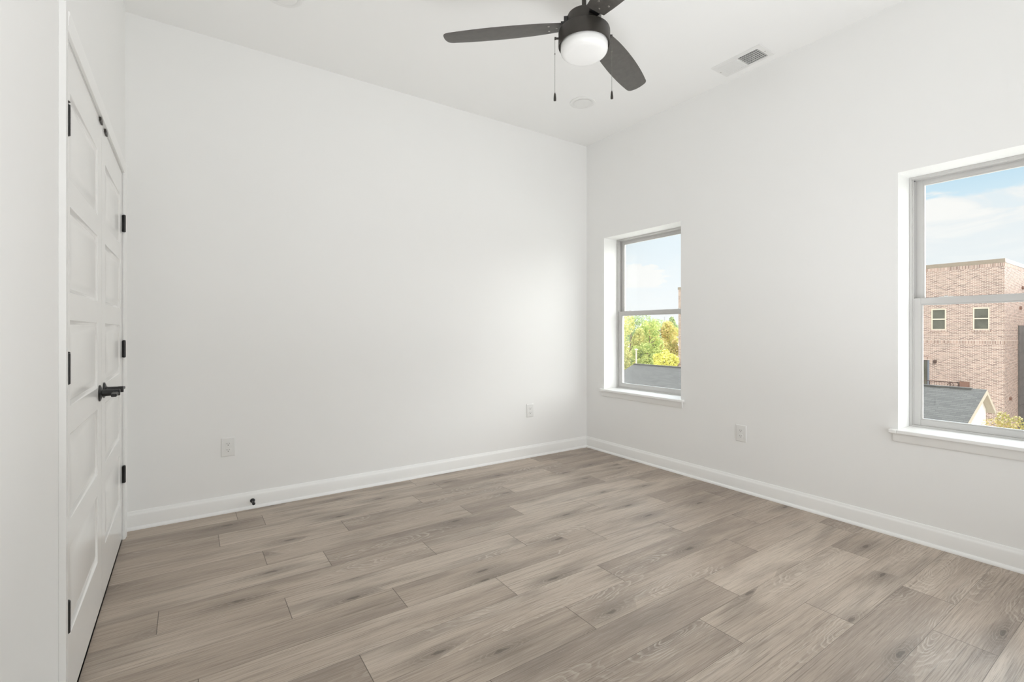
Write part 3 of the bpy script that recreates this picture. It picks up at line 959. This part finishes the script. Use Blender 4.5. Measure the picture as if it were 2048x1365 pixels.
    for s, zt, zb, d in ((-1, 2.536, 2.243, 0.1370), (1, 2.548, 2.252, 0.1305)):
        pc = Vector((hx, hy, 0))+Rv*s*d
        ob = Vector((hx, hy, 0))+Rv*s*0.118
        nb = MB().tube([ob+Vector((0, 0, zt)), pc+Vector((0, 0, zt))], [0.0045, 0.0045], 12)
        nb.tube([pc-Rv*s*0.006+Vector((0, 0, zt)), pc+Rv*s*0.002+Vector((0, 0, zt))], 0.0062, 12)
        pco = nb.build('pull_chain', M['blackg'], root, loc=(pc.x, pc.y, zt))
        ch = MB()
        z = zt-0.004
        while z > zb+0.038:
            ch.lathe([(0.0, z-0.0013), (0.0011, z-0.0006), (0.0011, z+0.0006), (0.0, z+0.0013)], (pc.x, pc.y, 0), 6)
            z -= 0.0031
        ch.tube([(pc.x, pc.y, zt), (pc.x, pc.y, zb+0.036)], 0.00055, 5)
        ch.lathe([(0.0, zt-0.078), (0.0024, zt-0.075), (0.0024, zt-0.070), (0.0, zt-0.067)], (pc.x, pc.y, 0), 8)
        ch.build('chain', M['chain'], pco)
        MB().lathe([(0.0042, zb), (0.0062, zb+0.001), (0.0062, zb+0.012), (0.0045, zb+0.030), (0.0020, zb+0.038), (0.0, zb+0.040)], (pc.x, pc.y, 0), 14).build('fob', M['blackg'], pco)
PITCH = -1.0
fan()

# ------------------------------------------------------------------ outside
GZ = -6.6
tag(MB().box(0.6, 260, -90, 220, GZ-0.3, GZ).build('ground', M['ground']), 'pale dry ground far below the windows', 'ground', kind='structure')

def brick_building():
    X, Y0, Y1, ZT = 35.5, 3.30, 25.35, 5.12
    X1 = 46.0
    root = empty('brick_building', (X, Y0, GZ), 'pink brown brick building with a flat roof behind the garage', 'building')
    ws = [(6.58, 5.86), (4.65, 3.92)]; wz = (1.24, 2.58)
    # wall towards the garage, with real openings for the two windows and the balcony door
    b = MB()
    xi = X+0.25
    dy0, dy1, dz0, dz1 = 8.1, 6.66, -2.95, -0.68
    ys = sorted({Y0, Y1, 6.58, 5.86, 4.65, 3.92, dy0, dy1})
    zs = [GZ, dz0, dz1, wz[0], wz[1], ZT]
    for i in range(len(ys)-1):
        ym = (ys[i]+ys[i+1])/2
        for j in range(len(zs)-1):
            zm = (zs[j]+zs[j+1])/2
            hole = any(w[1] < ym < w[0] and wz[0] < zm < wz[1] for w in ws) or (dy1 < ym < dy0 and dz0 < zm < dz1)
            if not hole: b.box(X, xi, ys[i], ys[i+1], zs[j], zs[j+1])
    b.build('west_wall', M['brick_y'], root)
    MB().box(xi, X1, Y0, Y0+0.25, GZ, ZT).box(X+0.0002, xi, Y0-0.0002, Y0, GZ, ZT).build('south_wall', M['brick_x'], root)
    MB().box(X1-0.25, X1, Y0+0.25, Y1, GZ, ZT).box(xi, X1-0.25, Y1-0.25, Y1, GZ, ZT).build('rear_wall', M['brick_y'], root)
    MB().box(xi, X1-0.25, Y0+0.25, Y1-0.25, ZT-0.5, ZT-0.3).build('roof', M['cap_pale'], root)
    MB().box(X-0.04, X+0.30, Y0-0.04, Y1+0.04, ZT, ZT+0.23).build('parapet_cap', M['cap_tan'], root, 0.01)
    MB().box(X+0.30, X1+0.04, Y0-0.04, Y0+0.30, ZT, ZT+0.23).build('parapet_cap', M['cap_pale'], root, 0.01)
    # soldier courses
    MB().box(X-0.008, X+0.01, Y0, Y1, ZT-0.205, ZT-0.002).box(X-0.012, X+0.01, Y0, Y1, 0.40, 0.605).build('soldier_course', M['soldier_y'], root)
    MB().box(X, X1, Y0-0.008, Y0+0.01, ZT-0.205, ZT-0.002).box(X, 38.80, Y0-0.012, Y0+0.01, 0.40, 0.605).build('soldier_course', M['soldier_x'], root)
    for (a, c) in ws:
        f = MB()
        x0, x1 = X+0.03, X+0.12
        w = 0.065
        f.box(x0, x1, a, a-w, wz[0], wz[1]); f.box(x0, x1, c, c+w, wz[0], wz[1])
        f.box(x0, x1, a-w, c+w, wz[1]-0.09, wz[1]); f.box(x0, x1, a-w, c+w, wz[0], wz[0]+0.06); f.box(x0-0.01, x1-0.01, a-w, c+w, 1.875, 1.945)
        fo = f.build('window', M['ext_frame'], root, 0.005)
        MB().box(X+0.08, X+0.10, a-w, c+w, wz[0]+0.06, wz[1]-0.09).build('pane', M['ext_glass'], fo)
        MB().box(X-0.035, X+0.02, a+0.09, c-0.06, wz[0]-0.105, wz[0]).build('window_sill', M['soldier_y'], fo)
    d = MB().box(X+0.05, X+0.12, dy0, dy1, dz0, dz1).build('balcony_door', M['siding'], root)
    MB().box(X+0.04, X+0.06, dy0-0.15, dy1+0.15, dz0+0.2, dz1-0.15).build('pane', M['ext_glass'], d)
    bg_ = simple('blue_grey_frame', srgb(120, 128, 138), 0.5)
    MB().box(X+0.02, X+0.06, dy1+0.10, dy1, dz0, dz1).build('door_jamb', bg_, d)
    MB().box(X+0.02, X+0.06, dy0-0.1, dy0, dz0, dz1).build('door_jamb', bg_, d)
    MB().box(X-0.01, X+0.01, dy0+0.1, dy1-0.12, dz1, dz1+0.21).build('lintel', M['soldier_y'], root)
    # small wall lamp by the balcony door, cap vents on the end wall
    lm = MB(); lm.lathe([(0.05, -0.86), (0.09, -0.80), (0.09, -0.68), (0.03, -0.62)], (X-0.16, 6.35, 0), 12); lm.box(X-0.10, X+0.0, 6.31, 6.39, -0.72, -0.64)
    lm.build('wall_lamp', M['iron'], root)
    for (x, z) in ((39.9, 3.87), (36.7, -2.8), (39.3, 2.6)):
        MB().lathe([(0.07, -0.10), (0.11, -0.08), (0.11, 0.0)], (x, Y0, z), 12, 'y').build('wall_vent', M['pilaster'], root)
    # charcoal recess panel with boards on the end wall
    s = MB().box(38.81, 42.6, Y0-0.06, Y0, GZ, 1.51)
    for i in range(14): s.box(38.81, 42.6, Y0-0.085, Y0-0.06, 1.51-(i+1)*0.55, 1.51-(i+1)*0.55+0.05)
    s.build('charcoal_bay', M['siding'], root)
    # balcony with an iron rail
    bx = X-1.15
    by0, by1 = 8.3, 4.55
    fl = MB().box(bx, X, by0, by1, -2.98, -2.80).build('balcony', M['stucco'], root)
    zt = -1.86
    r = MB()
    r.box(bx, bx+0.05, by0, by1+0.5, zt-0.045, zt); r.box(bx, bx+0.05, by0, by1+0.5, -2.72, -2.68)
    r.box(bx, X, by1+0.5, by1+0.55, zt-0.045, zt)
    y = by0
    i = 0
    while y > by1+0.5:
        w = 0.05 if i % 8 == 0 else 0.012
        r.box(bx+0.01, bx+0.01+w*0.7, y-w, y, -2.80, zt); y -= 0.12; i += 1
    for k in range(8): r.box(bx+0.12+k*0.13, bx+0.135+k*0.13, by1+0.51, by1+0.53, -2.80, zt)
    # scrolls
    for yc in (6.75, 5.35):
        for k in range(2):
            r.tube([(bx+0.02, yc+0.16*math.cos(t*PI/6)*(1-0.05*t), -2.05-0.34*k+0.13*math.sin(t*PI/6)) for t in range(13)], 0.018, 5)
    r.build('railing', M['iron'], fl)
    MB().box(bx-0.02, bx+0.16, by1+0.42, by1+0.02, -2.98, zt+0.06).build('rail_post', M['pilaster'], fl)
    # the same at the far end of the row
    fl = MB().box(bx, X, Y1-0.02, Y1-2.6, -2.98, -2.80).build('balcony', M['stucco'], root)
    r = MB(); r.box(bx, bx+0.05, Y1-0.02, Y1-2.6, zt-0.045, zt); r.box(bx, X, Y1-0.07, Y1-0.02, zt-0.045, zt)
    for k in range(22): r.box(bx+0.01, bx+0.025, Y1-0.04-k*0.12, Y1-0.052-k*0.12, -2.80, zt)
    for k in range(8): r.box(bx+0.12+k*0.13, bx+0.135+k*0.13, Y1-0.06, Y1-0.04, -2.80, zt)
    r.build('railing', M['iron'], fl)
brick_building()

def shade_row():  # unseen block added to shield the brick end wall from the boosted sky
    X, Y0, Y1, ZT = 35.5, -24.0, -1.2, 5.12
    root = empty('shade_block', (X, Y1, GZ), 'unseen brick block added to keep the south-east sky off the end wall of the brick building', 'building')
    MB().box(X, 54, Y0, Y1, GZ, ZT).build('brick_walls', M['brick_y'], root)
    MB().box(X-0.04, 54.04, Y0-0.04, Y1+0.04, ZT, ZT+0.23).build('parapet_cap', M['cap_tan'], root)
shade_row()

def garage():
    rx, rz = 24.3, -1.28
    y0, y1 = 1.84, 20.9
    root = empty('garage', (rx, y0, GZ), 'cream garage with a grey shingled gable roof', 'garage')
    pw, pe = 0.40, 0.71
    xw, xe = 18.3, 25.72
    th = 0.12
    def slope(x, p): return rz-abs(x-rx)*p
    def plate(xa, p, y0, y1, top, bot, mat, nm, par):
        b = MB()
        za = slope(xa, p)
        vs = [(rx, y0, rz+top), (xa, y0, za+top), (xa, y1, za+top), (rx, y1, rz+top), (rx, y0, rz+bot), (xa, y0, za+bot), (xa, y1, za+bot), (rx, y1, rz+bot)]
        b.add(vs, [(0, 1, 2, 3), (4, 7, 6, 5), (0, 4, 5, 1), (1, 5, 6, 2), (2, 6, 7, 3), (3, 7, 4, 0)])
        return b.build(nm, mat, par)
    r = plate(xw, pw, y0, y1, 0.0, -0.035, M['shingle'], 'roof_slope', root)
    plate(xe, pe, y0, y1, 0.0, -0.035, M['shingle'], 'roof_slope', root)
    plate(xw+0.05, pw, y0+0.02, y1-0.02, -0.036, -0.16, M['soffit'], 'soffit', root)
    plate(xe-0.03, pe, y0+0.02, y1-0.02, -0.036, -0.16, M['soffit'], 'soffit', root)
    MB().box(rx-0.13, rx+0.10, y0+0.45, y1-0.02, rz-0.055, rz+0.030).build('ridge_vent', M['shingle'], root, 0.01)
    # walls
    yw = y0+0.24
    xl, xr = xw+0.4, 25.36
    b = MB()
    ge = [(xl, GZ), (xr, GZ), (xr, slope(xr, pe)-0.17), (rx, rz-0.17), (xl, slope(xl, pw)-0.17)]
    n = len(ge)
    for (ya, yb) in ((yw, yw+0.2), (y1-0.5, y1-0.3)):
        vs = [(x, ya, z) for x, z in ge]+[(x, yb, z) for x, z in ge]
        b.add(vs, [tuple(range(n)), tuple(n+k for k in reversed(range(n)))]+[(k, (k+1) % n, n+(k+1) % n, n+k) for k in range(n)])
    b.box(xl, xl+0.2, yw+0.2, y1-0.5, GZ, slope(xl, pw)-0.17)
    b.box(xr-0.2, xr, yw+0.2, y1-0.5, GZ, slope(xr, pe)-0.17)
    b.build('gable_wall', M['stucco'], root)
    # raking board along the exposed slope
    b = MB()
    for (xa, p) in ((xe-0.02, pe), (xw+0.03, pw)):
        za = slope(xa, p)
        b.add([(rx, y0-0.02, rz-0.02), (xa, y0-0.02, za-0.02), (xa, y0-0.02, za-0.20), (rx, y0-0.02, rz-0.20), (rx, y0+0.02, rz-0.02), (xa, y0+0.02, za-0.02), (xa, y0+0.02, za-0.20), (rx, y0+0.02, rz-0.20)],
              [(0, 1, 2, 3), (4, 7, 6, 5), (0, 4, 5, 1), (1, 5, 6, 2), (2, 6, 7, 3), (3, 7, 4, 0)])
    b.build('rake_board', M['soffit'], root)
garage()

CAMP = Vector((-3.328, -3.5657, 1.1607))
def along(u, Z, z):
    """place on the plot: direction given by the tangent to the viewing axis, distance Z"""
    t = (u-1024)/957.6
    return Vector((CAMP.x+Z*(0.5616+t*0.8274), CAMP.y+Z*(0.8274-t*0.5616), z))

def tree(name, x, y, ztop, rad, mat, label, cat='tree', shape='round', n=2600, leaf=0.22, seed=1, zb=None, group=None, trunk=True):
    n = int(n*1.9); leaf *= 0.68
    rnd = random.Random(seed)
    root = empty(name, (x, y, GZ), label, cat, group)
    zlow = zb if zb is not None else GZ+1.6
    hh = (ztop-zlow)/2
    zc = (ztop+zlow)/2
    b = MB()
    # clumps inside the crown envelope
    clumps = []
    nc = 26 if shape != 'cone' else 30
    for _ in range(nc):
        while True:
            p = Vector((rnd.uniform(-1, 1), rnd.uniform(-1, 1), rnd.uniform(-1, 1)))
            if p.length < 1 and p.length > 0.35: break
        if shape == 'cone':
            p.x *= (1-p.z)/2*1.1; p.y *= (1-p.z)/2*1.1
        clumps.append((p, rnd.uniform(0.24, 0.42)))
    for i in range(n):
        p, r = clumps[i % nc]
        d = Vector((rnd.gauss(0, 1), rnd.gauss(0, 1), rnd.gauss(0, 1))).normalized()
        s = r*(0.75+0.25*rnd.random())
        if shape == 'cone': s *= 0.6
        q = Vector(((p.x+d.x*s)*rad, (p.y+d.y*s)*rad, (p.z*0.9+d.z*s*0.85)*hh))
        c = Vector((x, y, zc))+q
        nrm = (d+Vector((rnd.uniform(-.7, .7), rnd.uniform(-.7, .7), rnd.uniform(-.4, .9)))).normalized()
        a = nrm.cross(Vector((rnd.uniform(-1, 1), rnd.uniform(-1, 1), rnd.uniform(-1, 1)))).normalized()
        bb = nrm.cross(a)
        l = leaf*rnd.uniform(0.6, 1.3)
        b.add([c-a*l, c-bb*l*0.55, c+a*l, c+bb*l*0.55], [(0, 1, 2, 3)])
    me = bpy.data.meshes.new('foliage')
    me.from_pydata([tuple(Vector(v)-Vector((x, y, GZ))) for v in b.v], [], b.f)
    me.materials.append(mat)
    o = bpy.data.objects.new('foliage', me); COL.objects.link(o); o.parent = root
    if trunk:
        t = MB()
        t.tube([(x, y, GZ), (x+0.05, y, GZ+1.5), (x-0.05, y+0.05, zc), (x, y, zc+hh*0.5)], [0.22, 0.17, 0.11, 0.04], 9)
        for k in range(9):
            a = 2*PI*k/9+rnd.random(); z = zlow+(0.15+0.6*k/9)*2*hh
            e = Vector((math.cos(a), math.sin(a), 0.7)).normalized()*rad*0.42
            t.tube([(x, y, z), (x+e.x*0.5, y+e.y*0.5, z+e.z*0.45), (x+e.x, y+e.y, z+e.z)], [0.08, 0.05, 0.02], 6)
        t.build('trunk', M['bark'], root)
    return root

def zat(v, Z): return CAMP.z-(v-662.8)/957.6*Z
def T(u, Z, vtop, wpx, mat, label, vbot=None, **kw):
    p = along(u, Z, 0)
    return tree(kw.pop('name', 'broadleaf_tree'), p.x, p.y, zat(vtop, Z), wpx*Z/957.6, M[mat], label,
                zb=None if vbot is None else max(GZ+0.8, zat(vbot, Z)), **kw)
T(1262, 50, 628, 36, 'leaf_yg', 'tall yellow green tree nearest the left jamb, behind the pale pole', seed=2, n=5200, leaf=0.20)
T(1226, 62, 622, 30, 'leaf_yg', 'yellow green tree at the far left of the tree line', seed=5, n=3000, leaf=0.20)
T(1318, 62, 620, 34, 'leaf_o', 'orange tinged tree with the highest rounded crown in the middle', seed=3, n=5200, leaf=0.24)
T(1299, 57, 640, 30, 'leaf_g', 'mid green tree between the yellow green and the orange tinged crowns', seed=4, n=3600, leaf=0.20)
T(1344, 95, 620, 22, 'leaf_d', 'dark green pointed tree near the brick corner', seed=6, n=3200, leaf=0.26, shape='cone', name='conifer')
T(1358, 88, 648, 16, 'leaf_g', 'bright green tree touching the brick corner', seed=8, n=2200, leaf=0.22)
T(1347, 49, 676, 22, 'leaf_o', 'low olive tree in front of the brick corner', seed=9, n=3600, leaf=0.16, vbot=760)
T(1330, 40, 693, 24, 'leaf_y', 'bright yellow small tree just above the shingled ridge', seed=10, n=2200, leaf=0.16, vbot=760)
T(1292, 44, 688, 28, 'leaf_g', 'low green bushy tree behind the shingled ridge', seed=12, n=3400, leaf=0.15, vbot=760)
T(1256, 43, 700, 16, 'leaf_yg', 'low pale yellow green tree around the foot of the pole', seed=13, n=2200, leaf=0.15, vbot=760)
T(1300, 125, 632, 60, 'leaf_d', 'distant dull green tree behind all the others', seed=14, n=5000, leaf=0.34)

# shrub by the corner of the brick building
p = along(2012, 16.8, 0)
tree('shrub', p.x, p.y, zat(826, 16.8), 0.80, M['leaf_r'], 'orange and yellow green shrub below the charcoal bay', 'shrub', n=5200, leaf=0.052, seed=21, zb=-4.6, trunk=True)

def pole():
    q = along(1272.5, 40, 0)
    root = empty('light_pole', (q.x, q.y, GZ), 'pale slender lamp pole standing before the trees', 'lamp pole')
    MB().tube([(q.x, q.y, GZ), (q.x, q.y, zat(701, 40))], [0.10, 0.055], 10).build('pole', M['pole'], root)
    z = zat(701, 40)
    MB().lathe([(0.07, z), (0.15, z+0.03), (0.13, z+0.09), (0.04, z+0.13)], (q.x, q.y, 0), 16).build('lamp_head', M['pole'], root)
    q = along(1329, 160, 0)
    root = empty('radio_mast', (q.x, q.y, GZ), 'thin grey mast rising above the tree line', 'mast')
    MB().tube([(q.x, q.y, GZ), (q.x, q.y, zat(634, 160))], [0.10, 0.05], 6).build('mast', M['siding'], root)
pole()

def far_house():
    q = along(1349, 75, 0)
    root = empty('distant_house', (q.x, q.y, GZ), 'white house with a blue grey roof glimpsed between the trees', 'house')
    x, y = q.x, q.y
    z0, z1 = GZ, zat(680, 75)
    MB().box(x-0.9, x+1.6, y-1.0, y+1.2, z0, z1).build('wall', M['white_wall'], root)
    zr = zat(672.5, 75)
    b = MB()
    b.add([(x-1.1, y-1.2, z1), (x+1.8, y-1.2, z1), (x+1.8, y+1.4, z1), (x-1.1, y+1.4, z1), (x-1.1, y+0.1, zr), (x+1.8, y+0.1, zr)],
          [(0, 1, 5, 4), (2, 3, 4, 5), (0, 4, 3), (1, 2, 5), (0, 3, 2, 1)])
    b.build('roof', M['blue_roof'], root)
far_house()
